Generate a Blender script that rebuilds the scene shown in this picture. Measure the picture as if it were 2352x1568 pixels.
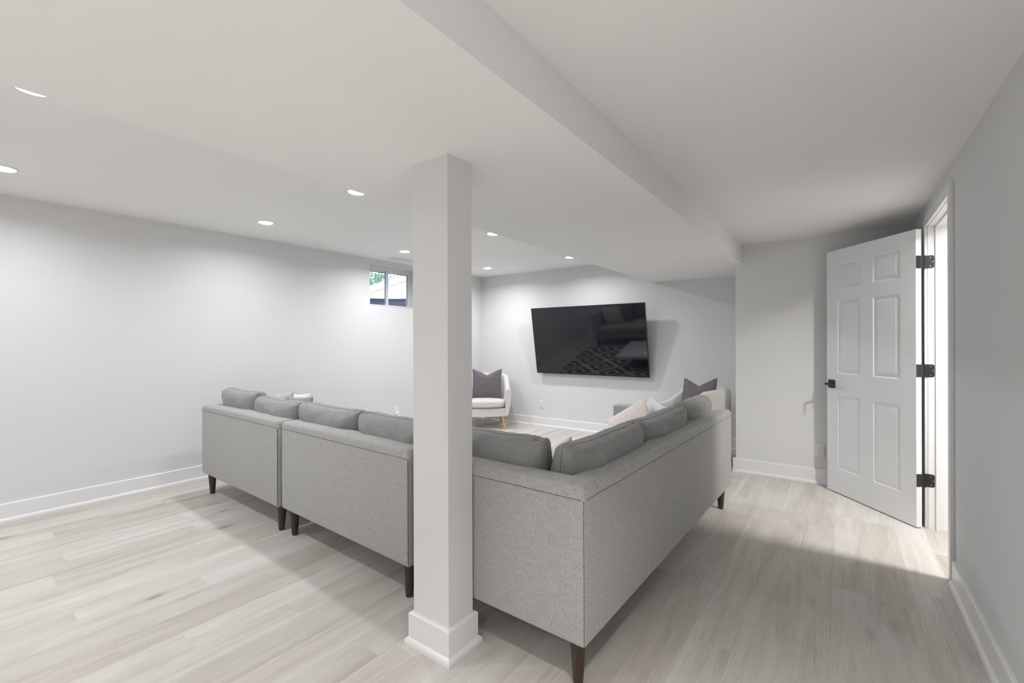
import bpy, bmesh, math, random
from mathutils import Vector, Matrix, noise

for o in list(bpy.data.objects): bpy.data.objects.remove(o)
S = bpy.context.scene
C = S.collection
R = math.radians
PI = math.pi

# ------------------------------------------------------------ camera, world, exposure
cd = bpy.data.cameras.new('camera'); cam = bpy.data.objects.new('camera', cd); C.objects.link(cam)
cd.sensor_width = 36.0; cd.sensor_fit = 'HORIZONTAL'; cd.lens = 36.0*1041.519/2352.0
cd.clip_start = 0.05; cd.clip_end = 200
_y, _p, _r = R(36.048), R(-0.018), R(-0.18)
F = Vector((-math.sin(_y)*math.cos(_p), math.cos(_y)*math.cos(_p), math.sin(_p)))
R0 = Vector((math.cos(_y), math.sin(_y), 0)); U0 = R0.cross(F)
RR = math.cos(_r)*R0 + math.sin(_r)*U0; UU = -math.sin(_r)*R0 + math.cos(_r)*U0
cam.matrix_world = Matrix(((RR.x, UU.x, -F.x, 0), (RR.y, UU.y, -F.y, 0), (RR.z, UU.z, -F.z, 1.32), (0, 0, 0, 1)))
S.camera = cam

w = bpy.data.worlds.new('world'); S.world = w; w.use_nodes = True
wn = w.node_tree; bgn = wn.nodes['Background']
bgn.inputs[0].default_value = (0.68, 0.80, 1.0, 1); bgn.inputs[1].default_value = 3.4

S.view_settings.view_transform = 'Standard'; S.view_settings.look = 'None'
S.view_settings.gamma = 1.0; S.view_settings.use_curve_mapping = False
S.view_settings.exposure = 0.12
LAMP_W = 10.0            # each ceiling downlight
LAMP_COL = (0.955, 0.970, 1.0)
FILL_R = 25.0  # power of the added fill lamps behind the camera, right ceiling
LAMP_B = 7.5
CLOSET_W = 34.0
FILL_COL_R = (1.0, 0.992, 0.975)  # tint of the added right-hand fill lamps

# ------------------------------------------------------------ dimensions (metres)
ZC, ZS, ZR = 2.416, 2.096, 2.277          # left ceiling, bulkhead, right ceiling
XL, YT = -5.007, 6.0                      # left wall, far (tv) wall
XS0, XS1 = -2.029, -0.812                 # bulkhead
YD, XD = 5.047, -0.872                    # jog wall
XR = 0.489                                # right wall
YN = -4.6                                 # near wall behind the camera
DY0, DY1, DZ = 3.43, 4.285, 2.110         # doorway in the right wall
WT = 0.12

# ------------------------------------------------------------ materials
def newmat(name):
    m = bpy.data.materials.new(name); m.use_nodes = True
    nt = m.node_tree; b = nt.nodes['Principled BSDF']
    return m, nt, b
def N(nt, t, **kw):
    n = nt.nodes.new(t)
    for k, v in kw.items(): setattr(n, k, v)
    return n
def simple(name, col, rough=0.5, metal=0.0, spec=0.5, bump=0.0, bscale=200):
    m, nt, b = newmat(name)
    b.inputs['Base Color'].default_value = (*col, 1); b.inputs['Roughness'].default_value = rough
    b.inputs['Metallic'].default_value = metal; b.inputs['Specular IOR Level'].default_value = spec
    if bump:
        tc = N(nt, 'ShaderNodeTexCoord'); no = N(nt, 'ShaderNodeTexNoise'); bu = N(nt, 'ShaderNodeBump')
        no.inputs['Scale'].default_value = bscale; no.inputs['Detail'].default_value = 3
        bu.inputs['Strength'].default_value = bump; bu.inputs['Distance'].default_value = 0.002
        nt.links.new(tc.outputs['Object'], no.inputs['Vector']); nt.links.new(no.outputs['Fac'], bu.inputs['Height'])
        nt.links.new(bu.outputs['Normal'], b.inputs['Normal'])
    return m
def ramp(nt, stops):
    r = N(nt, 'ShaderNodeValToRGB'); e = r.color_ramp.elements
    e[0].position, e[0].color = stops[0][0], (*stops[0][1], 1)
    e[1].position, e[1].color = stops[-1][0], (*stops[-1][1], 1)
    for p, c in stops[1:-1]:
        x = e.new(p); x.color = (*c, 1)
    return r
def paint(name, col, rough=0.75):
    m, nt, b = newmat(name)
    tc = N(nt, 'ShaderNodeTexCoord'); no = N(nt, 'ShaderNodeTexNoise'); n2 = N(nt, 'ShaderNodeTexNoise'); bu = N(nt, 'ShaderNodeBump')
    no.inputs['Scale'].default_value = 260; no.inputs['Detail'].default_value = 2
    n2.inputs['Scale'].default_value = 1.3; n2.inputs['Detail'].default_value = 3
    r = ramp(nt, [(0.3, tuple(c*0.985 for c in col)), (0.7, tuple(min(1, c*1.015) for c in col))])
    bu.inputs['Strength'].default_value = 0.12; bu.inputs['Distance'].default_value = 0.001
    L = nt.links
    L.new(tc.outputs['Object'], no.inputs['Vector']); L.new(tc.outputs['Object'], n2.inputs['Vector'])
    L.new(n2.outputs['Fac'], r.inputs['Fac']); L.new(r.outputs['Color'], b.inputs['Base Color'])
    L.new(no.outputs['Fac'], bu.inputs['Height']); L.new(bu.outputs['Normal'], b.inputs['Normal'])
    b.inputs['Roughness'].default_value = rough; b.inputs['Specular IOR Level'].default_value = 0.25
    return m
def fabric(name, dark, mid, light, scale=1.0, stretch=(1, 1, 4), bump=0.12):
    """woven heather cloth: two crossed thread noises plus slub patches"""
    m, nt, b = newmat(name); L = nt.links
    tc = N(nt, 'ShaderNodeTexCoord')
    def thread(sc):
        mp = N(nt, 'ShaderNodeMapping'); mp.inputs['Scale'].default_value = sc
        no = N(nt, 'ShaderNodeTexNoise'); no.inputs['Scale'].default_value = 1.0; no.inputs['Detail'].default_value = 2; no.inputs['Roughness'].default_value = 0.6
        L.new(tc.outputs['Object'], mp.inputs['Vector']); L.new(mp.outputs['Vector'], no.inputs['Vector']); return no
    a1 = thread((70*scale, 70*scale, 800*scale)); a2 = thread((800*scale, 90*scale, 90*scale)); c = thread((620*scale, 620*scale, 160*scale)); s = thread((16*scale, 16*scale, 60*scale))
    sn = N(nt, 'ShaderNodeSeparateXYZ'); L.new(tc.outputs['Normal'], sn.inputs[0])
    an = N(nt, 'ShaderNodeMath', operation='ABSOLUTE'); L.new(sn.outputs['Z'], an.inputs[0])
    st = N(nt, 'ShaderNodeMapRange'); st.inputs['From Min'].default_value = 0.55; st.inputs['From Max'].default_value = 0.85; L.new(an.outputs[0], st.inputs['Value'])
    class A_: pass
    am = N(nt, 'ShaderNodeMix', data_type='FLOAT'); L.new(st.outputs['Result'], am.inputs['Factor']); L.new(a1.outputs['Fac'], am.inputs[2]); L.new(a2.outputs['Fac'], am.inputs[3])
    a = A_(); a.outputs = {'Fac': am.outputs[0]}
    m1 = N(nt, 'ShaderNodeMath', operation='ADD'); m2 = N(nt, 'ShaderNodeMath', operation='MULTIPLY_ADD'); m3 = N(nt, 'ShaderNodeMath', operation='MULTIPLY_ADD')
    L.new(a.outputs['Fac'], m2.inputs[0]); m2.inputs[1].default_value = 0.68; m2.inputs[2].default_value = 0.0
    L.new(c.outputs['Fac'], m3.inputs[0]); m3.inputs[1].default_value = 0.20; L.new(m2.outputs[0], m3.inputs[2])
    m4 = N(nt, 'ShaderNodeMath', operation='MULTIPLY_ADD'); L.new(s.outputs['Fac'], m4.inputs[0]); m4.inputs[1].default_value = 0.12; L.new(m3.outputs[0], m4.inputs[2])
    r = ramp(nt, [(0.34, dark), (0.49, mid), (0.64, light)])
    L.new(m4.outputs[0], r.inputs['Fac']); L.new(r.outputs['Color'], b.inputs['Base Color'])
    bu = N(nt, 'ShaderNodeBump'); bu.inputs['Strength'].default_value = bump; bu.inputs['Distance'].default_value = 0.0015
    L.new(m3.outputs[0], bu.inputs['Height']); L.new(bu.outputs['Normal'], b.inputs['Normal'])
    b.inputs['Roughness'].default_value = 0.95; b.inputs['Specular IOR Level'].default_value = 0.1
    b.inputs['Sheen Weight'].default_value = 0.15; b.inputs['Sheen Roughness'].default_value = 0.5
    return m
def woodmat(name, dark, light, sc=(40, 40, 4), rough=0.4):
    m, nt, b = newmat(name); L = nt.links
    tc = N(nt, 'ShaderNodeTexCoord'); mp = N(nt, 'ShaderNodeMapping'); mp.inputs['Scale'].default_value = sc
    no = N(nt, 'ShaderNodeTexNoise'); no.inputs['Scale'].default_value = 1.5; no.inputs['Detail'].default_value = 5; no.inputs['Distortion'].default_value = 0.6
    r = ramp(nt, [(0.3, dark), (0.7, light)])
    L.new(tc.outputs['Object'], mp.inputs['Vector']); L.new(mp.outputs['Vector'], no.inputs['Vector'])
    L.new(no.outputs['Fac'], r.inputs['Fac']); L.new(r.outputs['Color'], b.inputs['Base Color'])
    b.inputs['Roughness'].default_value = rough
    return m

def plankmat():
    """pale washed oak plank: grain runs along local y, each plank offset by Object Info random"""
    m, nt, b = newmat('pale_oak_plank'); L = nt.links
    tc = N(nt, 'ShaderNodeTexCoord'); oi = N(nt, 'ShaderNodeObjectInfo')
    mul = N(nt, 'ShaderNodeVectorMath', operation='SCALE'); mul.inputs[0].default_value = (37.0, 91.0, 13.0)
    L.new(oi.outputs['Random'], mul.inputs['Scale'])
    add = N(nt, 'ShaderNodeVectorMath', operation='ADD'); L.new(tc.outputs['Object'], add.inputs[0]); L.new(mul.outputs['Vector'], add.inputs[1])
    def nz(sc, scale, det, dist, rough=0.55):
        mp = N(nt, 'ShaderNodeMapping'); mp.inputs['Scale'].default_value = sc
        no = N(nt, 'ShaderNodeTexNoise'); no.inputs['Scale'].default_value = scale; no.inputs['Detail'].default_value = det
        no.inputs['Distortion'].default_value = dist; no.inputs['Roughness'].default_value = rough
        L.new(add.outputs['Vector'], mp.inputs['Vector']); L.new(mp.outputs['Vector'], no.inputs['Vector']); return no
    def mul2(a_, b_, fac=1.0):
        mx_ = N(nt, 'ShaderNodeMix', data_type='RGBA', blend_type='MULTIPLY'); mx_.inputs['Factor'].default_value = fac
        L.new(a_, mx_.inputs[6]); L.new(b_, mx_.inputs[7]); return mx_.outputs[2]
    broad = nz((6, 0.8, 1), 1.0, 3, 0.6)
    mid = nz((26, 1.7, 1), 1.0, 5, 0.9, 0.6)
    fine = nz((170, 12.0, 1), 1.0, 4, 0.3, 0.6)
    r1 = ramp(nt, [(0.28, (0.510, 0.470, 0.425)), (0.50, (0.610, 0.580, 0.540)), (0.74, (0.675, 0.652, 0.620))])
    L.new(broad.outputs['Fac'], r1.inputs['Fac'])
    r2 = ramp(nt, [(0.26, (0.86, 0.845, 0.835)), (0.48, (1, 1, 1)), (0.75, (1.035, 1.035, 1.035))])
    L.new(mid.outputs['Fac'], r2.inputs['Fac'])
    r3 = ramp(nt, [(0.30, (0.93, 0.925, 0.92)), (0.52, (1, 1, 1)), (0.72, (1.04, 1.04, 1.04))])
    L.new(fine.outputs['Fac'], r3.inputs['Fac'])
    c12 = mul2(mul2(r1.outputs['Color'], r2.outputs['Color']), r3.outputs['Color'])
    # cerused cathedral grain: thin light rings, only in patches
    wmp = N(nt, 'ShaderNodeMapping'); wmp.inputs['Scale'].default_value = (16.0, 1.5, 1.0)
    wv = N(nt, 'ShaderNodeTexWave', wave_type='BANDS', bands_direction='X'); wv.inputs['Scale'].default_value = 1.6
    wv.inputs['Distortion'].default_value = 11.0; wv.inputs['Detail'].default_value = 3.0; wv.inputs['Detail Scale'].default_value = 0.8
    L.new(add.outputs['Vector'], wmp.inputs['Vector']); L.new(wmp.outputs['Vector'], wv.inputs['Vector'])
    rw = ramp(nt, [(0.0, (0.955, 0.95, 0.94)), (0.2, (1, 1, 1)), (0.90, (1, 1, 1)), (1.0, (1.17, 1.17, 1.16))])
    L.new(wv.outputs['Fac'], rw.inputs['Fac'])
    pm = nz((7, 1.3, 1), 1.0, 2, 0.0); rp = ramp(nt, [(0.46, (0, 0, 0)), (0.60, (1, 1, 1))]); L.new(pm.outputs['Fac'], rp.inputs['Fac'])
    mxw = N(nt, 'ShaderNodeMix', data_type='RGBA', blend_type='MULTIPLY'); L.new(rp.outputs['Color'], mxw.inputs['Factor'])
    L.new(c12, mxw.inputs[6]); L.new(rw.outputs['Color'], mxw.inputs[7])
    # knots and short dark ticks
    kmp = N(nt, 'ShaderNodeMapping'); kmp.inputs['Scale'].default_value = (8.0, 2.8, 1)
    vo = N(nt, 'ShaderNodeTexVoronoi', feature='F1'); vo.inputs['Scale'].default_value = 0.62; vo.inputs['Randomness'].default_value = 1.0
    kd = nz((60, 20, 1), 1.0, 3, 0.0)
    kadd = N(nt, 'ShaderNodeVectorMath', operation='MULTIPLY_ADD'); kadd.inputs[1].default_value = (0.16, 0.16, 0.0)
    L.new(kd.outputs['Color'], kadd.inputs[0]); L.new(add.outputs['Vector'], kmp.inputs['Vector']); L.new(kmp.outputs['Vector'], kadd.inputs[2])
    flat = N(nt, 'ShaderNodeVectorMath', operation='MULTIPLY'); flat.inputs[1].default_value = (1, 1, 0)
    L.new(kadd.outputs['Vector'], flat.inputs[0]); L.new(flat.outputs['Vector'], vo.inputs['Vector'])
    rk = ramp(nt, [(0.0, (0.36, 0.34, 0.33)), (0.055, (0.52, 0.49, 0.48)), (0.10, (0.86, 0.845, 0.835)), (0.19, (1, 1, 1))])
    L.new(vo.outputs['Distance'], rk.inputs['Fac'])
    mk = N(nt, 'ShaderNodeMix', data_type='RGBA', blend_type='MULTIPLY'); mk.inputs['Factor'].default_value = 0.85
    L.new(mxw.outputs[2], mk.inputs[6]); L.new(rk.outputs['Color'], mk.inputs[7])
    # plank to plank tone
    rv = ramp(nt, [(0.0, (0.90, 0.89, 0.875)), (0.35, (0.985, 0.98, 0.975)), (1.0, (1.04, 1.04, 1.045))])
    L.new(oi.outputs['Random'], rv.inputs['Fac'])
    mv = N(nt, 'ShaderNodeMix', data_type='RGBA', blend_type='MULTIPLY'); mv.inputs['Factor'].default_value = 1.0
    L.new(mk.outputs[2], mv.inputs[6]); L.new(rv.outputs['Color'], mv.inputs[7])
    L.new(mv.outputs[2], b.inputs['Base Color'])
    bu = N(nt, 'ShaderNodeBump'); bu.inputs['Strength'].default_value = 0.12; bu.inputs['Distance'].default_value = 0.001
    L.new(fine.outputs['Fac'], bu.inputs['Height']); L.new(bu.outputs['Normal'], b.inputs['Normal'])
    b.inputs['Roughness'].default_value = 0.52; b.inputs['Specular IOR Level'].default_value = 0.35
    return m

M = {}
M['wall'] = paint('greige_wall_paint', (0.748, 0.748, 0.752))
M['ceil'] = paint('white_ceiling_paint', (0.895, 0.895, 0.885), 0.9)
M['trim'] = simple('white_gloss_trim', (0.83, 0.83, 0.835), 0.32, spec=0.45, bump=0.05, bscale=60)
M['door'] = simple('white_door_paint', (0.80, 0.805, 0.815), 0.38, spec=0.4, bump=0.1, bscale=90)
M['plank'] = plankmat()
M['subfloor'] = simple('dark_joint', (0.46, 0.43, 0.39), 0.9)
M['sofa'] = fabric('grey_heather_cloth', (0.225, 0.223, 0.219), (0.410, 0.406, 0.399), (0.56, 0.557, 0.548), 1.15)
M['cushion'] = fabric('mid_grey_cushion_cloth', (0.215, 0.215, 0.212), (0.295, 0.295, 0.291), (0.365, 0.366, 0.362), 1.3, bump=0.08)
M['seam'] = simple('dark_seam_thread', (0.11, 0.11, 0.105), 0.9)
M['seam_soft'] = simple('grey_seam_thread', (0.15, 0.15, 0.147), 0.9)
M['walnut'] = woodmat('dark_walnut', (0.030, 0.018, 0.012), (0.075, 0.045, 0.030))
M['oak'] = woodmat('honey_oak', (0.62, 0.33, 0.12), (0.80, 0.48, 0.20))
M['linen'] = fabric('oatmeal_linen', (0.56, 0.53, 0.50), (0.68, 0.655, 0.625), (0.76, 0.735, 0.71), bump=0.08)
M['charcoal'] = fabric('charcoal_velvet_cord', (0.085, 0.078, 0.084), (0.145, 0.132, 0.142), (0.205, 0.188, 0.20), bump=0.4)
M['pink'] = fabric('blush_pink_cloth', (0.74, 0.64, 0.61), (0.82, 0.735, 0.705), (0.87, 0.80, 0.77), bump=0.3)
M['palegrey'] = fabric('pale_grey_cloth', (0.40, 0.40, 0.40), (0.50, 0.50, 0.50), (0.58, 0.58, 0.58), bump=0.2)
M['black'] = simple('matt_black_metal', (0.012, 0.012, 0.013), 0.38, 0.0, 0.5)
M['gloss'] = simple('tv_glass', (0.008, 0.007, 0.011), 0.045, 0.0, 0.62)
M['bezel'] = simple('tv_bezel', (0.010, 0.010, 0.012), 0.25)
M['steel'] = simple('steel_pin', (0.45, 0.45, 0.46), 0.3, 1.0)
M['plastic'] = simple('white_plastic', (0.80, 0.80, 0.79), 0.35)
M['slot'] = simple('dark_slot', (0.05, 0.05, 0.05), 0.6)
M['vinyl'] = simple('white_window_vinyl', (0.80, 0.81, 0.82), 0.4)
M['gasket'] = simple('black_gasket', (0.02, 0.02, 0.025), 0.7)
M['tabletop'] = simple('white_lacquer', (0.90, 0.90, 0.91), 0.2)
M['fence'] = woodmat('pale_fence_board', (0.62, 0.50, 0.40), (0.74, 0.62, 0.52), (20, 20, 2), 0.8)
M['rail'] = woodmat('pale_fence_rail', (0.70, 0.60, 0.50), (0.80, 0.72, 0.62), (2, 2, 20), 0.8)
M['well'] = simple('galvanised_liner', (0.16, 0.18, 0.24), 0.5, 0.3, bump=0.3, bscale=12)
M['soil'] = simple('gravel', (0.30, 0.28, 0.25), 0.95, bump=0.6, bscale=40)
M['leaf'] = simple('leaf_green', (0.16, 0.30, 0.16), 0.7)
M['bark'] = simple('bark', (0.12, 0.09, 0.06), 0.9)
m, nt, b = newmat('window_glass')
b.inputs['Base Color'].default_value = (1, 1, 1, 1); b.inputs['Roughness'].default_value = 0.0
b.inputs['Transmission Weight'].default_value = 1.0; b.inputs['IOR'].default_value = 1.45
M['glass'] = m
m, nt, b = newmat('lamp_lens')
b.inputs['Emission Color'].default_value = (*LAMP_COL, 1); b.inputs['Emission Strength'].default_value = 14.0
M['lens'] = m
# white pillow with small dark hatch marks / mottled woven white
def marks(name, base, dark, sc, thr):
    m, nt, b = newmat(name); L = nt.links
    tc = N(nt, 'ShaderNodeTexCoord'); mp = N(nt, 'ShaderNodeMapping'); mp.inputs['Scale'].default_value = sc; mp.inputs['Rotation'].default_value = (0, 0.5, 0)
    vo = N(nt, 'ShaderNodeTexVoronoi'); vo.inputs['Scale'].default_value = 1.0
    L.new(tc.outputs['Object'], mp.inputs['Vector']); L.new(mp.outputs['Vector'], vo.inputs['Vector'])
    r = ramp(nt, [(0.0, dark), (thr, dark), (thr+0.04, base)])
    L.new(vo.outputs['Distance'], r.inputs['Fac']); L.new(r.outputs['Color'], b.inputs['Base Color']); b.inputs['Roughness'].default_value = 0.9
    return m
M['marked'] = marks('cream_cloth_with_black_hatch', (0.78, 0.76, 0.73), (0.09, 0.09, 0.09), (80, 26, 34), 0.22)
M['mottled'] = marks('white_knit_with_grey_flecks', (0.76, 0.77, 0.80), (0.55, 0.57, 0.62), (90, 90, 120), 0.30)
# rug: cream ground with nested charcoal lozenges
m, nt, b = newmat('lozenge_rug'); L = nt.links
tc = N(nt, 'ShaderNodeTexCoord'); sx = N(nt, 'ShaderNodeSeparateXYZ'); L.new(tc.outputs['Object'], sx.inputs[0])
def cell(out, off, pitch):
    a = N(nt, 'ShaderNodeMath', operation='MULTIPLY_ADD'); a.inputs[1].default_value = 1/pitch; a.inputs[2].default_value = off
    f = N(nt, 'ShaderNodeMath', operation='FRACT'); s = N(nt, 'ShaderNodeMath', operation='SUBTRACT'); s.inputs[1].default_value = 0.5
    ab = N(nt, 'ShaderNodeMath', operation='ABSOLUTE')
    L.new(out, a.inputs[0]); L.new(a.outputs[0], f.inputs[0]); L.new(f.outputs[0], s.inputs[0]); L.new(s.outputs[0], ab.inputs[0]); return ab
# rotated lattice coordinates (x/px + y/py), (x/px - y/py)
u1 = N(nt, 'ShaderNodeMath', operation='MULTIPLY'); u1.inputs[1].default_value = 1/0.70; L.new(sx.outputs['X'], u1.inputs[0])
v1 = N(nt, 'ShaderNodeMath', operation='MULTIPLY'); v1.inputs[1].default_value = 1/0.61; L.new(sx.outputs['Y'], v1.inputs[0])
pa = N(nt, 'ShaderNodeMath', operation='ADD'); ps = N(nt, 'ShaderNodeMath', operation='SUBTRACT')
for q_ in (pa, ps): L.new(u1.outputs[0], q_.inputs[0]); L.new(v1.outputs[0], q_.inputs[1])
ca, cb = cell(pa.outputs[0], 0.5, 1.0), cell(ps.outputs[0], 0.5, 1.0)
mxm = N(nt, 'ShaderNodeMath', operation='MAXIMUM'); L.new(ca.outputs[0], mxm.inputs[0]); L.new(cb.outputs[0], mxm.inputs[1])
cr, ch = (0.62, 0.59, 0.54), (0.055, 0.055, 0.058)
r = ramp(nt, [(0.0, ch), (0.13, ch), (0.14, cr), (0.25, cr), (0.26, ch), (0.40, ch), (0.41, cr), (1.0, cr)]); r.color_ramp.interpolation = 'CONSTANT'
L.new(mxm.outputs[0], r.inputs['Fac']); L.new(r.outputs['Color'], b.inputs['Base Color']); b.inputs['Roughness'].default_value = 0.95
M['rug'] = m

# ------------------------------------------------------------ helpers
def link(name, me, mat, parent=None):
    o = bpy.data.objects.new(name, me); C.objects.link(o)
    if mat is not None and not me.materials: me.materials.append(mat)
    if parent is not None: o.parent = parent
    return o
def obj(name, bm, mat, parent=None, sharp=35):
    me = bpy.data.meshes.new(name); bm.normal_update(); bm.to_mesh(me); bm.free()
    for p in me.polygons: p.use_smooth = True
    me.set_sharp_from_angle(angle=R(sharp))
    return link(name, me, mat, parent)
def tag(o, label=None, cat=None, group=None, kind=None):
    if label: o['label'] = label
    if cat: o['category'] = cat
    if group: o['group'] = group
    if kind: o['kind'] = kind
    return o
def thing(name, label, cat, loc=(0, 0, 0), rotz=0.0, group=None, kind=None):
    o = bpy.data.objects.new(name, None); C.objects.link(o); o.empty_display_size = 0.05
    o.location = loc; o.rotation_euler = (0, 0, rotz); return tag(o, label, cat, group, kind)
def merge(dst, src, mat=None):
    me = bpy.data.meshes.new('tmp'); src.to_mesh(me); src.free()
    if mat is not None: me.transform(mat)
    dst.from_mesh(me); bpy.data.meshes.remove(me); return dst
def bx(x0, x1, y0, y1, z0, z1, bev=0.0, seg=2):
    bm = bmesh.new()
    bmesh.ops.create_cube(bm, size=1.0, matrix=Matrix.Translation(((x0+x1)/2, (y0+y1)/2, (z0+z1)/2)) @ Matrix.Diagonal((x1-x0, y1-y0, z1-z0, 1)))
    if bev > 0: bmesh.ops.bevel(bm, geom=bm.edges[:], offset=bev, segments=seg, profile=0.5, affect='EDGES')
    return bm
def boxes(lst):
    bm = bmesh.new()
    for a in lst: merge(bm, bx(*a))
    return bm
def bx_top(x0, x1, y0, y1, z0, z1, bev, seg):
    bm = bmesh.new()
    bmesh.ops.create_cube(bm, size=1.0, matrix=Matrix.Translation(((x0+x1)/2, (y0+y1)/2, (z0+z1)/2)) @ Matrix.Diagonal((x1-x0, y1-y0, z1-z0, 1)))
    bmesh.ops.bevel(bm, geom=[e for e in bm.edges if max(v.co.z for v in e.verts) > z0+1e-4], offset=bev, segments=seg, profile=0.5, affect='EDGES')
    return bm
def cone(r0, r1, z0, z1, n=20, c0=(0, 0), c1=(0, 0), rim=0.0):
    """lofted round bar from (c0,z0,r0) to (c1,z1,r1)"""
    prof = [(0, r0)] if rim == 0 else [(0, r0-rim), (rim/(z1-z0), r0)]
    prof += [(1, r1)]
    bm = bmesh.new(); rings = []
    for t, r in prof:
        cx, cy = c0[0]+(c1[0]-c0[0])*t, c0[1]+(c1[1]-c0[1])*t
        rings.append([bm.verts.new((cx+r*math.cos(2*PI*k/n), cy+r*math.sin(2*PI*k/n), z0+(z1-z0)*t)) for k in range(n)])
    for a, c in zip(rings, rings[1:]):
        for k in range(n): bm.faces.new((a[k], a[(k+1) % n], c[(k+1) % n], c[k]))
    bm.faces.new(rings[0][::-1]); bm.faces.new(rings[-1]); return bm
def tube(pts, r, n=6, closed=False):
    bm = bmesh.new(); pts = [Vector(p) for p in pts]; m = len(pts); rings = []
    up = Vector((0.123, 0.456, 0.88)).normalized()
    for i, p in enumerate(pts):
        a = pts[(i-1) % m] if (closed or i > 0) else p
        c = pts[(i+1) % m] if (closed or i < m-1) else p
        t = (c-a).normalized(); s = t.cross(up).normalized(); v = s.cross(t)
        rings.append([bm.verts.new(p + r*(math.cos(2*PI*k/n)*s + math.sin(2*PI*k/n)*v)) for k in range(n)])
    for i in range(m if closed else m-1):
        a, c = rings[i], rings[(i+1) % m]
        for k in range(n): bm.faces.new((a[k], a[(k+1) % n], c[(k+1) % n], c[k]))
    if not closed: bm.faces.new(rings[0][::-1]); bm.faces.new(rings[-1])
    return bm
def prism(profile, axis, a0, a1):
    """extrude a closed 2-D profile; axis 'x': profile is (y,z); 'y': profile is (x,z); 'z': (x,y)"""
    bm = bmesh.new()
    def P(u, v, a): return {'x': (a, u, v), 'y': (u, a, v), 'z': (u, v, a)}[axis]
    A = [bm.verts.new(P(u, v, a0)) for u, v in profile]; B = [bm.verts.new(P(u, v, a1)) for u, v in profile]
    n = len(profile)
    for i in range(n): bm.faces.new((A[i], A[(i+1) % n], B[(i+1) % n], B[i]))
    bm.faces.new(A[::-1]); bm.faces.new(B); bmesh.ops.recalc_face_normals(bm, faces=bm.faces[:]); return bm
def struct(name, bm, mat, parent=None, label=None):
    o = obj(name, bm, mat, parent)
    if parent is None: o['kind'] = 'structure'
    if label: o['label'] = label
    return o
def copy_tree(o, parent=None):
    c = o.copy(); C.objects.link(c); c.parent = parent
    for ch in [x for x in C.objects if x.parent == o]: copy_tree(ch, c)
    return c

# ------------------------------------------------------------ floor: slab and single planks
floor = struct('floor', boxes([(XL-0.4, 2.6, YN-0.2, YT+0.3, -0.12, -0.0014)]), M['subfloor'], label='pale washed oak plank floor')
random.seed(7)
PW, PL = 0.1704, 1.24
pmesh = {}
def plank_mesh(wd, ln):
    key = (round(wd, 3), round(ln, 3))
    if key not in pmesh:
        b_ = 0.0003
        bm = bmesh.new()
        prof = [(0.0001, -0.0013), (0.0001, -b_), (0.0001+b_, 0.0), (wd-0.0001-b_, 0.0), (wd-0.0001, -b_), (wd-0.0001, -0.0013)]
        bm.free(); bm = prism(prof, 'y', 0.0001, ln-0.0001)
        me = bpy.data.meshes.new('plank'); bm.to_mesh(me); bm.free(); me.materials.append(M['plank']); pmesh[key] = me
    return pmesh[key]
known = {0: 0.56, 8: 1.18, 13: 0.58, 25: 2.105, 26: 2.65, 28: 2.98, 24: 3.76, 27: 4.53, 16: 1.365}
nplank = 0
ncol = 33
for i in range(-2, ncol):
    x = -4.818 + i*PW
    if i == -2: x = XL-0.02; wd = -4.818-PW-x
    else: wd = PW
    if x < XL-0.03: x = XL-0.03
    base = known.get(i, random.uniform(0, PL))
    # the planks stop where no ray of the picture reaches; beyond, long runs fill the floor behind the camera
    ylo = 0.25 + max(0.0, (x+2.6))*0.62 - 0.35
    y = base - PL*math.ceil((base-ylo)/PL)
    xr_lim = XR if True else 9
    if x >= 0.62: continue
    # back run
    bm_len = y-(YN)
    o = link('plank', plank_mesh(wd, bm_len), M['plank'], floor); o.location = (x, YN, 0); nplank += 1
    while y < YT:
        ln = min(PL, YT-y)
        if ln > 0.02:
            o = link('plank', plank_mesh(wd, ln), M['plank'], floor); o.location = (x, y, 0); nplank += 1
        y += PL
print('planks', nplank)

# ------------------------------------------------------------ walls
WY0, WY1, WZ0, WZ1 = 3.715, 4.545, 1.805, 2.350        # window opening
RD = 0.22                                            # left wall thickness (reveal depth)
H = 2.62
wl = struct('wall_left', boxes([(XL-RD, XL, YN, WY0, -0.1, H), (XL-RD, XL, WY1, YT+0.15, -0.1, H), (XL-RD, XL, WY0, WY1, -0.1, WZ0), (XL-RD, XL, WY0, WY1, WZ1, H)]), M['wall'])
struct('wall_far', boxes([(XL-RD, XD, YT, YT+0.15, -0.1, H)]), M['wall'])
struct('wall_jog', boxes([(XD, 1.9, YD, YT+0.15, -0.1, H)]), M['wall'])
struct('wall_near', boxes([(XL-RD, XR+WT, YN-0.15, YN, -0.1, H)]), M['wall'])
JD = 0.020
struct('wall_right', boxes([(XR, XR+WT, YN, DY0-JD, -0.1, H), (XR, XR+WT, DY1+JD, YD, -0.1, H), (XR, XR+WT, DY0-JD, DY1+JD, DZ+JD, H)]), M['wall'])
# side room behind the doorway
struct('wall_side_room', boxes([(1.75, 1.87, 2.45, YD, -0.1, H), (XR+WT, 1.87, 2.40, 2.50, -0.1, H)]), M['ceil'])
# ceilings
struct('ceiling_left', boxes([(XL-RD, XS0+0.02, YN-0.1, YT+0.1, ZC, H+0.05)]), M['ceil'])
struct('ceiling_bulkhead', boxes([(XS0, XS1, YN-0.1, YT+0.1, ZS, H+0.05)]), M['ceil'])
struct('ceiling_right', boxes([(XS1-0.02, 1.9, YN-0.1, YD+0.1, ZR, H+0.05)]), M['ceil'])

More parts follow.
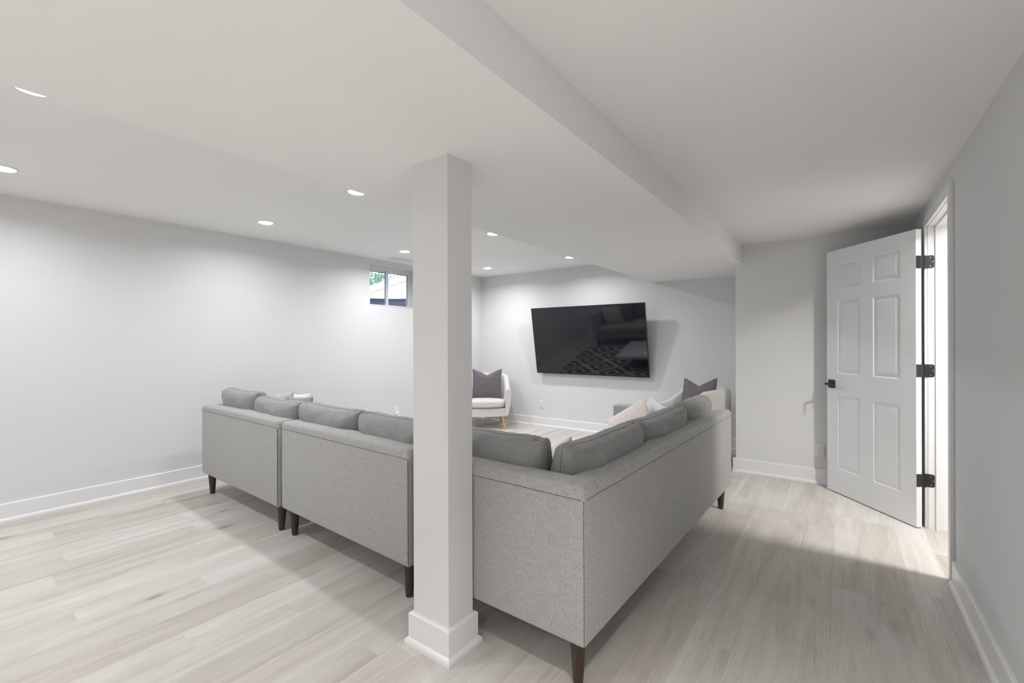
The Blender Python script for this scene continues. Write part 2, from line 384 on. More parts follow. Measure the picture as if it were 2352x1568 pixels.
# baseboards: flat board with eased top and a shoe moulding
BH, BT = 0.136, 0.015
def base_profile():      # (out, z): out = distance from the wall
    return [(0, 0), (BT+0.013, 0), (BT+0.013, 0.012), (BT+0.010, 0.020), (BT+0.003, 0.027), (BT, 0.028), (BT, BH-0.006), (BT-0.004, BH-0.001), (0.002, BH), (0, BH)]
def baseboard(name, axis, wallpos, sign, a0, a1, parent=None):
    prof = [(wallpos+sign*u, z) for u, z in base_profile()]
    return struct(name, prism(prof, axis, a0, a1), M['trim'], parent)
baseboard('baseboard_left', 'y', XL, 1, YN, YT)
baseboard('baseboard_far', 'x', YT, -1, XL, XD)
baseboard('baseboard_jog', 'x', YD, -1, XD-BT-0.012, XR)
baseboard('baseboard_jog_side', 'y', XD, -1, YD-BT-0.012, YT)
baseboard('baseboard_right', 'y', XR, -1, YN, DY0-0.066)
baseboard('baseboard_near', 'x', YN, 1, XL, XR)

# ------------------------------------------------------------ square column
CX0, CX1, CY0, CY1 = -1.525, -1.314, 1.355, 1.507
col = struct('column', boxes([(CX0, CX1, CY0, CY1, 0.0, ZS+0.01, 0.0015, 1)]), M['wall'], label='square greige column with white base')
for k, (z0, z1, t) in enumerate(((0.028, 0.136, 0.016), (0.0, 0.028, 0.030))):
    if k == 0:
        bm = bmesh.new()
        ring = lambda t_, z_: [bm.verts.new(p) for p in ((CX0-t_, CY0-t_, z_), (CX1+t_, CY0-t_, z_), (CX1+t_, CY1+t_, z_), (CX0-t_, CY1+t_, z_))]
        rr = [ring(0.016, 0.0), ring(0.016, 0.130), ring(0.010, 0.136), ring(0.0, 0.138)]
        nm = 'base_board'
    else:
        bm = bmesh.new()
        ring = lambda t_, z_: [bm.verts.new(p) for p in ((CX0-t_, CY0-t_, z_), (CX1+t_, CY0-t_, z_), (CX1+t_, CY1+t_, z_), (CX0-t_, CY1+t_, z_))]
        rr = [ring(0.030, 0.0), ring(0.030, 0.015), ring(0.026, 0.023), ring(0.0165, 0.030)]
        nm = 'shoe_moulding'
    for a, c in zip(rr, rr[1:]):
        for i in range(4): bm.faces.new((a[i], a[(i+1) % 4], c[(i+1) % 4], c[i]))
    obj(nm, bm, M['trim'], col, sharp=20)

# ------------------------------------------------------------ doorway: jambs, stops, casing, leaf, hinges, lever
door = thing('door_1', 'white six panel door standing open at the right wall, black hinges', None, (0, 0, 0), kind='structure')
door.pop('category', None)
J = JD
obj('jamb', boxes([(XR-0.002, XR+WT+0.004, DY1, DY1+J, 0, DZ+J), ]), M['trim'], door)
obj('jamb', boxes([(XR-0.002, XR+WT+0.004, DY0-J, DY0, 0, DZ+J)]), M['trim'], door)
obj('head_jamb', boxes([(XR-0.002, XR+WT+0.004, DY0, DY1, DZ, DZ+J)]), M['trim'], door)
obj('door_stop', boxes([(XR+0.036, XR+0.074, DY1-0.011, DY1, 0, DZ, 0.001, 1), (XR+0.036, XR+0.074, DY0, DY0+0.011, 0, DZ, 0.001, 1), (XR+0.036, XR+0.074, DY0+0.011, DY1-0.011, DZ-0.011, DZ, 0.001, 1)]), M['trim'], door)
CW, CT = 0.062, 0.020
def casing_prof(wpos, sgn):   # thickness tapers towards the opening
    return None
for nm, lst in (('casing', [(XR-CT, XR, DY0-CW, DY0-0.004, 0, DZ+0.066, 0.003, 2)]), ('casing', [(XR-CT, XR, DY1+0.004, DY1+CW, 0, DZ+0.066, 0.003, 2)]),
                ('head_casing', [(XR-CT, XR, DY0-0.0045, DY1+0.0045, DZ+0.004, DZ+0.066, 0.001, 1)])):
    obj(nm, boxes(lst), M['trim'], door)
# other side of the wall casing
obj('casing', boxes([(XR+WT, XR+WT+CT, DY1+0.004, DY1+CW, 0, DZ+0.004, 0.003, 2)]), M['trim'], door)
obj('casing', boxes([(XR+WT, XR+WT+CT, DY0-CW, DY0-0.004, 0, DZ+0.004, 0.003, 2)]), M['trim'], door)

# door leaf in local coordinates: u along the leaf from the hinge edge, v out of the camera-side face
hb = Vector((0.419, 4.236)); fe = Vector((-0.112, 4.904)); dd = (fe-hb).normalized()
ang = math.atan2(dd.y, dd.x)
LW, LT, LZ0, LZ1 = 0.848, 0.040, 0.008, 2.098
def leaf_bm():
    """six raised panels: stepped grid faces on both sides"""
    bm = bmesh.new()
    panels = [(u0, u1, z0, z1) for (u0, u1) in ((0.122, 0.360), (0.484, 0.722)) for (z0, z1) in ((0.218, 0.846), (1.036, 1.662), (1.770, 1.984))]
    us = sorted({0, LW} | {p[0] for p in panels} | {p[1] for p in panels}); zs = sorted({LZ0, LZ1} | {p[2] for p in panels} | {p[3] for p in panels})
    for side in (0, 1):
        yb = 0.0 if side == 0 else -LT          # local -y is away from the camera
        s = 1 if side == 0 else -1
        V = {}
        def v(u, z, dep=0.0):
            k = (round(u, 4), round(z, 4), round(dep, 4))
            if k not in V: V[k] = bm.verts.new((u, yb - s*dep, z))
            return V[k]
        for a, c in zip(us, us[1:]):
            for e, f in zip(zs, zs[1:]):
                if any(abs(a-p[0]) < 1e-6 and abs(c-p[1]) < 1e-6 and abs(e-p[2]) < 1e-6 and abs(f-p[3]) < 1e-6 for p in panels):
                    steps = [(0.0, 0.0), (0.009, 0.0075), (0.020, 0.0078), (0.040, 0.0018)]
                    loops = [[v(a+i, e+i, d), v(c-i, e+i, d), v(c-i, f-i, d), v(a+i, f-i, d)] for i, d in steps]
                    for L0, L1 in zip(loops, loops[1:]):
                        for k in range(4): bm.faces.new((L0[k], L0[(k+1) % 4], L1[(k+1) % 4], L1[k]))
                    bm.faces.new(loops[-1])
                else:
                    bm.faces.new((v(a, e), v(c, e), v(c, f), v(a, f)))
    # edges
    merge(bm, boxes([(0.0, 0.0012, -LT, 0, LZ0, LZ1), (LW-0.0012, LW, -LT, 0, LZ0, LZ1), (0, LW, -LT, 0, LZ0, LZ0+0.0012), (0, LW, -LT, 0, LZ1-0.0012, LZ1)]))
    bmesh.ops.recalc_face_normals(bm, faces=bm.faces[:])
    return bm
leaf = obj('door_leaf', leaf_bm(), M['door'], door, sharp=12)
leaf.location = (hb.x, hb.y, 0)
# local x = dd, camera-side normal must be (-dd.y, dd.x) or its opposite
nrm = Vector((-dd.y, dd.x))
to_cam = Vector((0, 0)) - hb
if nrm.dot(to_cam) < 0: leaf.scale = (1, 1, 1); flip = True
else: flip = False
leaf.rotation_euler = (0, 0, ang)
if flip:
    leaf.data.transform(Matrix.Diagonal((1, -1, 1, 1))); leaf.data.flip_normals()
FS = -1 if flip else 1                          # camera side is local +y*FS
# lever set
def rose(side):
    y0, y1 = (0.0, 0.010) if side > 0 else (-LT-0.010, -LT)
    a, c = sorted((y0*FS, y1*FS)); return bx(0.752, 0.824, a, c, 0.905, 0.977, 0.0015, 1)
def lever(side):
    bm = bmesh.new(); s = 1 if side > 0 else -1
    f0 = 0.010 if side > 0 else -LT-0.010
    m_ = cone(0.010, 0.010, 0, 0.045, 16)
    merge(bm, m_, Matrix.Translation((0.788, f0*FS, 0.941)) @ Matrix.Rotation(-PI/2*s*FS, 4, 'X'))
    a, c = sorted(((f0+s*0.040)*FS, (f0+s*0.052)*FS))
    merge(bm, bx(0.690, 0.797, a, c, 0.932, 0.950, 0.002, 1)); return bm
for side in (1, -1):
    hnd = obj('door_lever', lever(side), M['black'], leaf); obj('rosette', rose(side), M['black'], leaf)
# latch plate on the free edge
obj('latch_plate', boxes([(LW-0.0005, LW+0.0015, *sorted((-0.032*FS, -0.008*FS)), 0.90, 0.98)]), M['black'], leaf)
# hinges: leaf plate on the door edge, plate on the jamb, barrel between
hp_x, hp_y = XR-0.004, DY1-0.004
for zc in (0.336, 1.105, 1.867):
    ya_, yb_ = -0.001*FS, -0.034*FS; sg_ = 1 if yb_ > ya_ else -1; q_r = 0.011
    rp_ = [(ya_, zc-0.045), (yb_-sg_*q_r, zc-0.045)] + [(yb_-sg_*q_r+sg_*q_r*math.sin(t*PI/12), zc-0.045+q_r-q_r*math.cos(t*PI/12)) for t in range(1, 7)] + [(yb_-sg_*q_r+sg_*q_r*math.cos(t*PI/12), zc+0.045-q_r+q_r*math.sin(t*PI/12)) for t in range(0, 7)] + [(ya_, zc+0.045)]
    hg = obj('hinge', prism(rp_, 'x', -0.0016, 0.0006), M['black'], leaf)
    # rounded look: second plate on the jamb face (world) and the barrel
    pl = bmesh.new(); n_ = 6; rad = 0.012; x0, x1, z0, z1 = XR-0.021, XR+0.031, zc-0.045, zc+0.045
    pts = [(x0, z0), (x1-rad, z0)] + [(x1-rad+rad*math.sin(t*PI/2/n_), z0+rad-rad*math.cos(t*PI/2/n_)) for t in range(1, n_+1)] + [(x1-rad+rad*math.cos(t*PI/2/n_), z1-rad+rad*math.sin(t*PI/2/n_)) for t in range(0, n_+1)] + [(x0, z1)]
    pl.free(); pl = prism(pts, 'y', DY1-0.0022, DY1+0.0004)
    hj = obj('hinge_plate', pl, M['black'], door)
    scr = bmesh.new()
    for sx_, sz_ in ((0.012, 0.030), (0.023, 0.0), (0.012, -0.030)):
        merge(scr, cone(0.0035, 0.0035, 0, 0.0008, 10), Matrix.Translation((XR+sx_, DY1-0.0022, zc+sz_)) @ Matrix.Rotation(PI/2, 4, 'X'))
    obj('screw', scr, M['steel'], hj)
    obj('hinge_barrel', cone(0.0065, 0.0065, zc-0.046, zc+0.046, 14, (0.468, 4.268), (0.468, 4.268)), M['black'], door)
    # knuckle leaf bridging door edge and barrel
    v0 = Vector((0.445, 4.256)); v1 = Vector((0.468, 4.268)); t_ = (v1-v0).normalized(); n2 = Vector((-t_.y, t_.x))*0.0012
    obj('hinge_knuckle', prism([(v0+n2)[:], (v0-n2)[:], (v1-n2)[:], (v1+n2)[:]], 'z', zc-0.045, zc+0.045), M['black'], door)

# ------------------------------------------------------------ window
win = thing('window_1', 'small white slider window high on the left wall', None, kind='structure'); win.pop('category', None)
FX0, FX1 = XL-0.215, XL-0.150      # frame depth
fr = obj('window_frame', boxes([(FX0, FX1, WY0, WY0+0.035, WZ0, WZ1), (FX0, FX1, WY1-0.035, WY1, WZ0, WZ1), (FX0, FX1, WY0+0.035, WY1-0.035, WZ1-0.035, WZ1), (FX0, FX1, WY0+0.035, WY1-0.035, WZ0+0.0065, WZ0+0.014)]), M['vinyl'], win)
YM = 4.125
def sash(nm, y0, y1, xc, mtl='vinyl'):
    z0, z1 = WZ0+0.014, WZ1-0.035; t = 0.030; tb = 0.016
    s = obj(nm, boxes([(xc-0.012, xc+0.012, y0, y0+t, z0, z1, 0.002, 1), (xc-0.012, xc+0.012, y1-t, y1, z0, z1, 0.002, 1), (xc-0.012, xc+0.012, y0+t, y1-t, z1-t, z1, 0.002, 1), (xc-0.012, xc+0.012, y0+t, y1-t, z0, z0+tb, 0.002, 1)]), M['vinyl'], win)
    obj('pane', bx(xc-0.002, xc+0.002, y0+t, y1-t, z0+tb, z1-t), M['glass'], s)
    obj('gasket', boxes([(xc+0.003, xc+0.0125, y0+t, y1-t, z1-t-0.004, z1-t+0.001), (xc+0.003, xc+0.0125, y1-t-0.003, y1-t, z0+t, z1-t)]), M['gasket'], s)
    return s
s1 = sash('window_sash', WY0+0.035, YM+0.015, XL-0.196)
s2 = sash('window_sash', YM-0.015, WY1-0.035, XL-0.168)
obj('window_latch', boxes([(XL-0.157, XL-0.147, WY1-0.062, WY1-0.046, 2.02, 2.10, 0.003, 2)]), M['vinyl'], s2)
obj('window_sill', boxes([(XL-0.15, XL+0.0, WY0, WY1, WZ0-0.002, WZ0+0.006)]), M['trim'], win)

# ------------------------------------------------------------ outside: liner, ground, fence, tree
well = thing('window_well', 'corrugated dark blue grey window well liner outside the window', 'window well', (XL-RD, (WY0+WY1)/2, 0))
bm = bmesh.new(); n1, n2_ = 30, 26; rows = []
for i in range(n1+1):
    a = PI*i/n1; row = []
    for k in range(n2_+1):
        z = 1.50 + 0.485*k/n2_; rr_ = 0.012*math.sin(k/n2_*2*PI*3.5)
        row.append(bm.verts.new((-0.02-(0.62+rr_)*math.sin(a), -(0.62+rr_)*math.cos(a), z)))
    rows.append(row)
for a, c in zip(rows, rows[1:]):
    for k in range(n2_): bm.faces.new((a[k], c[k], c[k+1], a[k+1]))
bmesh.ops.solidify(bm, geom=bm.faces[:], thickness=0.004)
obj('liner', bm, M['well'], well, 60)
gr = bmesh.new(); prev = None
gd = struct('ground_outside', boxes([(-30, XL-RD-0.66, -12, 30, 1.70, 1.93), (XL-RD-0.66, XL-RD, 4.78, 30, 1.70, 1.93), (XL-RD-0.66, XL-RD, -12, 3.47, 1.70, 1.93), (XL-RD-0.66, XL-RD, 3.47, 4.78, 1.42, 1.50)]), M['soil'])
A = Vector((-18.6, 13.3)); B = Vector((-10.5, 10.2)); fd = (B-A).normalized(); fl = (B-A).length
fence = thing('fence', 'pale wooden board fence seen through the window', 'fence', (A.x, A.y, 1.93), math.atan2(fd.y, fd.x))
nb = int(fl/0.25)
me0 = None
for k in range(nb):
    if me0 is None:
        o = obj('board', bx(0.012, 0.238, -0.010, 0.010, 0.05, 1.62, 0.004, 1), M['fence'], fence); me0 = o.data
    else: o = link('board', me0, None, fence)
    o.location = (k*0.25, 0.0, 0.0)
obj('top_rail', boxes([(0, fl, -0.028, -0.010, 1.60, 1.86), (0, fl, -0.05, 0.05, 1.86, 1.90)]), M['rail'], fence)
for k in range(5): obj('post', bx(k*fl/4-0.045, k*fl/4+0.045, 0.010, 0.10, 0, 1.86), M['fence'], fence)
def tree(x, y, h, r, seed, label):
    t = thing('tree', label, 'tree', (x, y, 1.93), group=None)
    obj('trunk', cone(0.14, 0.07, 0, h*0.6, 10), M['bark'], t)
    rnd = random.Random(seed); vs, fs = [], []
    for _ in range(2600):
        p = Vector((rnd.gauss(0, 1), rnd.gauss(0, 1), rnd.gauss(0, 1))).normalized()*(rnd.random()**0.4)
        c = Vector((p.x*r, p.y*r, h*0.68+p.z*h*0.34)); s = rnd.uniform(0.05, 0.11)
        a = Vector((rnd.gauss(0, 1), rnd.gauss(0, 1), rnd.gauss(0, 1))).normalized(); bb = a.orthogonal().normalized()
        i = len(vs); vs += [c-a*s, c+bb*s*0.5, c+a*s, c-bb*s*0.5]; fs.append((i, i+1, i+2, i+3))
    me = bpy.data.meshes.new('crown'); me.from_pydata([v[:] for v in vs], [], fs); o = link('crown', me, M['leaf'], t); o['kind'] = 'stuff'
tree(-21.0, 15.6, 3.3, 1.7, 3, 'green leafy tree behind the fence, left in the window')
tree(-17.2, 15.5, 2.9, 1.5, 9, 'green leafy tree behind the fence, right in the window')

# ------------------------------------------------------------ downlights
def downlight(x, y, z, label, group, power, col=LAMP_COL, spread=160):
    t = thing('downlight', label, 'ceiling light', (x, y, z), group=group)
    ring = bmesh.new(); n = 40; rp = [(0.074, 0.0), (0.074, -0.003), (0.069, -0.0055), (0.060, -0.0055), (0.0585, -0.002)]
    rings = [[ring.verts.new((r_*math.cos(2*PI*k/n), r_*math.sin(2*PI*k/n), z_)) for k in range(n)] for r_, z_ in rp]
    for a, c in zip(rings, rings[1:]):
        for k in range(n): ring.faces.new((a[k], c[k], c[(k+1) % n], a[(k+1) % n]))
    obj('trim_ring', ring, M['plastic'], t)
    ln = bmesh.new(); lr = [(0.0595, -0.004), (0.055, -0.009), (0.040, -0.0125), (0.02, -0.014)]
    rings = [[ln.verts.new((r_*math.cos(2*PI*k/n), r_*math.sin(2*PI*k/n), z_)) for k in range(n)] for r_, z_ in lr]
    for a, c in zip(rings, rings[1:]):
        for k in range(n): ln.faces.new((a[k], c[k], c[(k+1) % n], a[(k+1) % n]))
    ln.faces.new(rings[-1][::-1])
    obj('lens', ln, M['lens'], t)
    ld = bpy.data.lights.new('lamp_light', 'AREA'); ld.shape = 'DISK'; ld.size = 0.11; ld.energy = power; ld.color = col; ld.spread = R(spread)
    lo = bpy.data.objects.new('lamp_light', ld); C.objects.link(lo); lo.parent = t; lo.location = (0, 0, -0.018)
    return t
G = 'round downlights in the left ceiling'
spots = [(-2.812, 0.365, 'downlight half hidden by the bulkhead edge at the upper left'), (-4.250, 0.420, 'downlight cut by the left edge of the photo'),
         (-2.860, 2.010, 'second downlight along the bulkhead, left of the column'), (-4.260, 2.030, 'second downlight of the row by the left wall'),
         (-2.858, 3.610, 'downlight beside the bulkhead just right of the column'), (-4.280, 3.680, 'downlight above the small window, beside the ceiling vent'),
         (-2.862, 5.220, 'downlight beside the bulkhead nearest the far wall'), (-4.270, 5.250, 'downlight in the far corner by the left wall, right of the column')]
for x, y, lb in spots: downlight(x, y, ZC, lb, G, LAMP_W*(1.22 if y > 3 else 0.82))
for x, y, lb in ((-2.86, -1.22, 'behind the camera, beside the bulkhead, nearer one'), (-4.26, -1.22, 'behind the camera, by the left wall, nearer one'), (-2.86, -2.83, 'behind the camera, beside the bulkhead, farther one'), (-4.26, -2.83, 'behind the camera, by the left wall, farther one')):
    downlight(x, y, ZC, 'left ceiling downlight ' + lb, 'downlights behind the camera', LAMP_B)
downlight(0.05, 0.60, ZR, 'added fill light in the right ceiling above the camera', 'added fill lights of the right ceiling', 8.0, FILL_COL_R, 88)  # added out of view to brighten the right-hand floor and sofa side
for x, y, lb in ((-0.16, -1.0, 'nearer'), (-0.16, -2.8, 'farther')): downlight(x, y, ZR, 'added right ceiling fill light behind the camera, %s of two' % lb, 'added fill lights of the right ceiling', FILL_R, FILL_COL_R, 112)  # unseen pair added as ambient fill for the right half
downlight(0.93, 3.43, ZR, 'downlight in the side room behind the doorway', None, CLOSET_W, (1.0, 0.985, 0.955))

# ------------------------------------------------------------ ceiling vent
vt = thing('ceiling_vent', 'flush white ceiling vent above the small window', 'vent', (-4.735, 4.01, ZC))
obj('frame', boxes([(-0.075, 0.075, -0.17, -0.150, -0.006, 0), (-0.075, 0.075, 0.150, 0.17, -0.006, 0), (-0.075, -0.055, -0.15, 0.15, -0.006, 0), (0.055, 0.075, -0.15, 0.15, -0.006, 0)]), M['plastic'], vt)
obj('backing', boxes([(-0.055, 0.055, -0.15, 0.15, -0.0012, -0.0004)]), M['palegrey'], vt)
sm = None
for k in range(7):
    o = obj('slat', bx(-0.005, 0.005, -0.15, 0.15, -0.0055, -0.0012), M['plastic'], vt) if sm is None else link('slat', sm, None, vt)
    sm = o.data; o.location = (-0.045+k*0.015, 0, 0)

# ------------------------------------------------------------ wall outlets
def outlet(loc, rotz, label, plug=False):
    t = thing('wall_outlet', label, 'outlet', loc, rotz, 'white wall outlets')      # local -y looks out of the wall
    obj('wall_plate', bx(-0.038, 0.038, -0.006, 0.0, -0.060, 0.060, 0.002, 2), M['plastic'], t)
    obj('receptacle', bx(-0.017, 0.017, -0.0085, -0.006, -0.034, 0.034, 0.001, 1), M['plastic'], t)
    sl = []
    for zc in (0.018, -0.016): sl += [(-0.0085, -0.0060, -0.0089, -0.0084, zc-0.002, zc+0.005), (0.006, 0.008, -0.0089, -0.0084, zc-0.002, zc+0.005), (-0.0022, 0.0022, -0.0089, -0.0084, zc-0.011, zc-0.007)]
    obj('slots', boxes(sl), M['slot'], t); return t
outlet((-3.795, YT, 0.338), 0, 'white wall outlet low on the far wall, under the television')
outlet((-0.168, YD, 0.310), 0, 'white wall outlet beside the free edge of the open door')
outlet((XL, 4.130, 0.355), PI/2, 'white wall outlet low on the left wall, above the sofa cushions')
pg = thing('plug_adapter', 'round white plug-in adapter in the left wall outlet', 'adapter', (XL+0.0085, 4.158, 0.318), PI/2)
bm = bmesh.new(); merge(bm, cone(0.040, 0.034, 0, 0.035, 28), Matrix.Rotation(PI/2, 4, 'X')); obj('housing', bm, M['plastic'], pg)
obj('cap', tube([(0.030*math.cos(a), -0.0345, 0.030*math.sin(a)) for a in [2*PI*k/24 for k in range(24)]], 0.0016, 6, True), M['plastic'], pg)

# ------------------------------------------------------------ television
tv = thing('television', 'large black flat television tilted down from the far wall', 'television', ((-3.826-2.062)/2, 5.92, 0.832))
TW, TH = 1.764, 1.000; tilt = math.atan2(0.17, 0.985)
body = obj('housing', bx(-TW/2, TW/2, 0.002, 0.030, 0, TH, 0.003, 2), M['bezel'], tv); body.rotation_euler = (tilt, 0, 0)
fr_ = obj('bezel', boxes([(-TW/2, -TW/2+0.007, -0.003, 0.003, 0, TH, 0.001, 1), (TW/2-0.007, TW/2, -0.003, 0.003, 0, TH, 0.001, 1), (-TW/2+0.007, TW/2-0.007, -0.003, 0.003, TH-0.007, TH, 0.001, 1), (-TW/2+0.007, TW/2-0.007, -0.003, 0.003, 0, 0.016, 0.002, 2)]), M['bezel'], tv); fr_.rotation_euler = (tilt, 0, 0)
sc = obj('screen', bx(-TW/2+0.006, TW/2-0.006, -0.0012, 0.003, 0.014, TH-0.006), M['gloss'], tv); sc.rotation_euler = (tilt, 0, 0)
obj('wall_bracket', boxes([(-0.30, 0.30, 0.055, 0.0795, 0.42, 0.62), (-0.25, -0.21, -0.045, 0.065, 0.44, 0.60), (0.21, 0.25, -0.045, 0.060, 0.44, 0.60)]), M['black'], tv)
obj('back_box', boxes([(-0.5, 0.5, 0.022, 0.07, 0.05, 0.40, 0.01, 2)]), M['bezel'], tv)

# ------------------------------------------------------------ cushions
def pk0(x, y, z, w_, h_, seed):
    k = noise.noise(Vector((x*w_*24+y*0.9, y*0.8, seed*3.3)))
    return (1-min(1.0, abs(k)*3.4))**1.5-0.25
def box_cushion(w_, h_, d_, seed, n=72, wrinkle=0.012, ear=0.016, e1=11.0, e2=2.7, sagc=0.014):
    """plump knife-edged cushion: x width, z height (0 at the bottom), y thickness. Returns (bmesh, edge points)"""
    bm = bmesh.new(); sd = Vector((seed*7.31, seed*3.17, seed*1.93))
    def shape(p):
        x, y, z = p
        q = (abs(x)**e1+abs(z)**e1)**(1/e1)
        f = (q**e2+abs(y)**e2)**(1/e2)
        x, y, z = x/f, y/f, z/f
        rim = math.exp(-(y/0.33)**2)                     # 1 on the seam
        cx = abs(x)**5*abs(z)**5
        X, Y, Z = x*w_/2, y*d_/2, z*h_/2
        # ears and softly scalloped edges
        X += math.copysign(ear*cx, x); Z += math.copysign(ear*cx, z)
        Z -= sagc*(1-abs(x)**2.5)*max(0, z)**3*0.6
        if z > 0.5: Z += rim*(0.010*math.exp(-((abs(x)-0.97)/0.05)**2) - 0.013*math.exp(-((abs(x)-0.84)/0.045)**2))
        Z += math.copysign(wrinkle*1.1*pk0(x, y, z, w_, h_, seed), 1)*max(0, z)**6*0.12
        edge = noise.noise(Vector((x*2.3, z*2.3, 0.3))+sd)
        Z += 0.007*edge*max(0, z)**2; X += 0.006*noise.noise(Vector((z*2.5, x, 5.0))+sd)*abs(x)**3
        # puckers that start at the seam and run onto the face
        s = x*w_*26 if abs(z) > abs(x) else z*h_*26
        pk = noise.noise(Vector((s*0.60+y*0.8, y*0.6, seed*3.3)))
        pk = (1-min(1.0, abs(pk)*3.4))**1.5-0.25
        fall = math.exp(-((abs(y)-0.30)/0.26)**2)*max(max(0, z)**5, 0.5*abs(x)**7)
        Y += math.copysign(wrinkle*pk*fall, y)
        big = noise.noise(Vector((x*1.6, z*1.6, (2.0 if y > 0 else -2.0)))+sd)
        Y += math.copysign(0.012*big*(1-rim), y)
        fold = noise.noise(Vector((x*3.2+z*1.4, z*3.0-x*0.8, 9.0))+sd)
        Y += math.copysign(wrinkle*1.3*max(0, fold)*(1-rim), y)
        return Vector((X, Y, Z+h_/2))
    bmesh.ops.create_cube(bm, size=2.0)
    bmesh.ops.subdivide_edges(bm, edges=bm.edges[:], cuts=n-1, use_grid_fill=True)
    # finer spacing near the rim comes from a sine remap
    for v in bm.verts:
        p = Vector([math.sin(c*PI/2*0.92)/math.sin(PI/2*0.92) for c in v.co]); v.co = shape(p)
    pts = []
    K = 120
    for k in range(K):
        a = 2*PI*(k+0.5)/K; c, s = math.cos(a), math.sin(a); mm = max(abs(c), abs(s))
        pts.append(shape(Vector((c/mm, 0.0, s/mm))))
    return bm, pts
def cushion(name, parent, size, seed, mat, seam=True, **kw):
    bm, pts = box_cushion(*size, seed, **kw)
    o = obj(name, bm, mat, parent, 80)
    if seam:
        c0 = Vector((0, 0, size[1]/2))
        pts = [p + (p-c0).normalized()*0.0003 for p in pts]
        obj('seam', tube(pts, 0.0011, 5, True), M['seam'], o)
    return o
def back_cushion(x, y, z, size, rotz, lean, seed, label, roll=0.0, **kw):
    t = thing('back_cushion', label, 'cushion', (x, y, z), rotz, 'loose grey back cushions of the sofas')
    o = cushion('cover', t, size, seed, M['cushion'], **kw); o.rotation_euler = (-lean, roll, 0)
    return t

def throw_pillow(w_, h_, d_, seed, chop=0.0, n=40, pinch=0.06):
    bm = bmesh.new(); sd = Vector((seed*5.1, seed*2.3, 0)); V = {}
    def P(u, v, s):
        pu, pv = 1-pinch*(1-v*v)**1.0*abs(u)**3, 1-pinch*(1-u*u)*abs(v)**3
        x = u*w_/2*pu; z = v*h_/2*pv
        t = max(0.0, (1-u*u))**0.48*max(0.0, (1-v*v))**0.48
        t *= 1+0.12*noise.noise(Vector((u*1.7, v*1.7, s*3))+sd)
        y = s*d_/2*t
        y += s*0.006*noise.noise(Vector((u*6, v*6, s*3))+sd)*t
        rad = math.exp(-((abs(u)-1)**2+(abs(v)-1)**2)*3)
        y += s*0.008*noise.noise(Vector(((u-v)*9, (u+v)*2, s*4))+sd)*rad*min(1, t*3)
        if chop:
            g = max(0.0, 1-abs(u)/0.95)**1.25; dn = max(0.0, v+0.25)/1.25
            z -= chop*g*dn**1.3
            y += s*d_*0.10*g*dn*(1-dn)*1.5
        return Vector((x, y, z))
    for s in (1, -1):
        for i in range(n+1):
            for j in range(n+1):
                u = math.sin((2*i/n-1)*PI/2*0.9)/math.sin(PI/2*0.9); v = math.sin((2*j/n-1)*PI/2*0.9)/math.sin(PI/2*0.9)
                rim = i in (0, n) or j in (0, n)
                k = (i, j, 0 if rim else s)
                if k not in V: V[k] = bm.verts.new(P(u, v, 0 if rim else s))
        g = lambda i, j: V[(i, j, 0)] if (i in (0, n) or j in (0, n)) else V[(i, j, s)]
        for i in range(n):
            for j in range(n):
                f = (g(i, j), g(i+1, j), g(i+1, j+1), g(i, j+1)); bm.faces.new(f if s < 0 else f[::-1])
    return bm
def pillow(label, mat, loc, rot, size, seed, chop=0.0, grp=None):
    t = thing('throw_pillow', label, 'pillow', loc, rot[2], grp)
    o = obj('cover', throw_pillow(*size, seed, chop), mat, t, 80); o.rotation_euler = (rot[0], rot[1], 0)
    return t

# ------------------------------------------------------------ sectional sofas
ZB, ZT = 0.182, 0.737        # underside of the frame, seam of the top pad
def leg(parent, x, y, sx_=0.0, sy_=0.0):
    return obj('leg', cone(0.019, 0.033, 0.0, ZB+0.004, 22, (x+sx_, y+sy_), (x, y), rim=0.003), M['walnut'], parent)
def panel(parent, nm, x0, x1, y0, y1, z0, z1, bev=0.018, seg=3): return obj(nm, bx(x0, x1, y0, y1, z0, z1, bev, seg), M['sofa'], parent, 50)
def pad(parent, x0, x1, y0, y1, z0, z1, crown=0.010, nm='top_pad'):
    """rolled upholstered cap over a back or an arm, crowned along its length"""
    bm = bx_top(x0, x1, y0, y1, z0, z1, 0.028, 6)
    bmesh.ops.subdivide_edges(bm, edges=[e for e in bm.edges if e.calc_length() > 0.5], cuts=14, use_grid_fill=True)
    for v in bm.verts:
        if v.co.z > (z0+z1)/2:
            u = (v.co.x-x0)/(x1-x0); q = (v.co.y-y0)/(y1-y0)
            v.co.z += crown*max(0, 4*u*(1-u))**0.5*max(0, 4*q*(1-q))**0.5 + 0.0025*noise.noise(Vector((v.co.x*4, v.co.y*4, 1)))
    return obj(nm, bm, M['sofa'], parent, 50)
T = 0.130
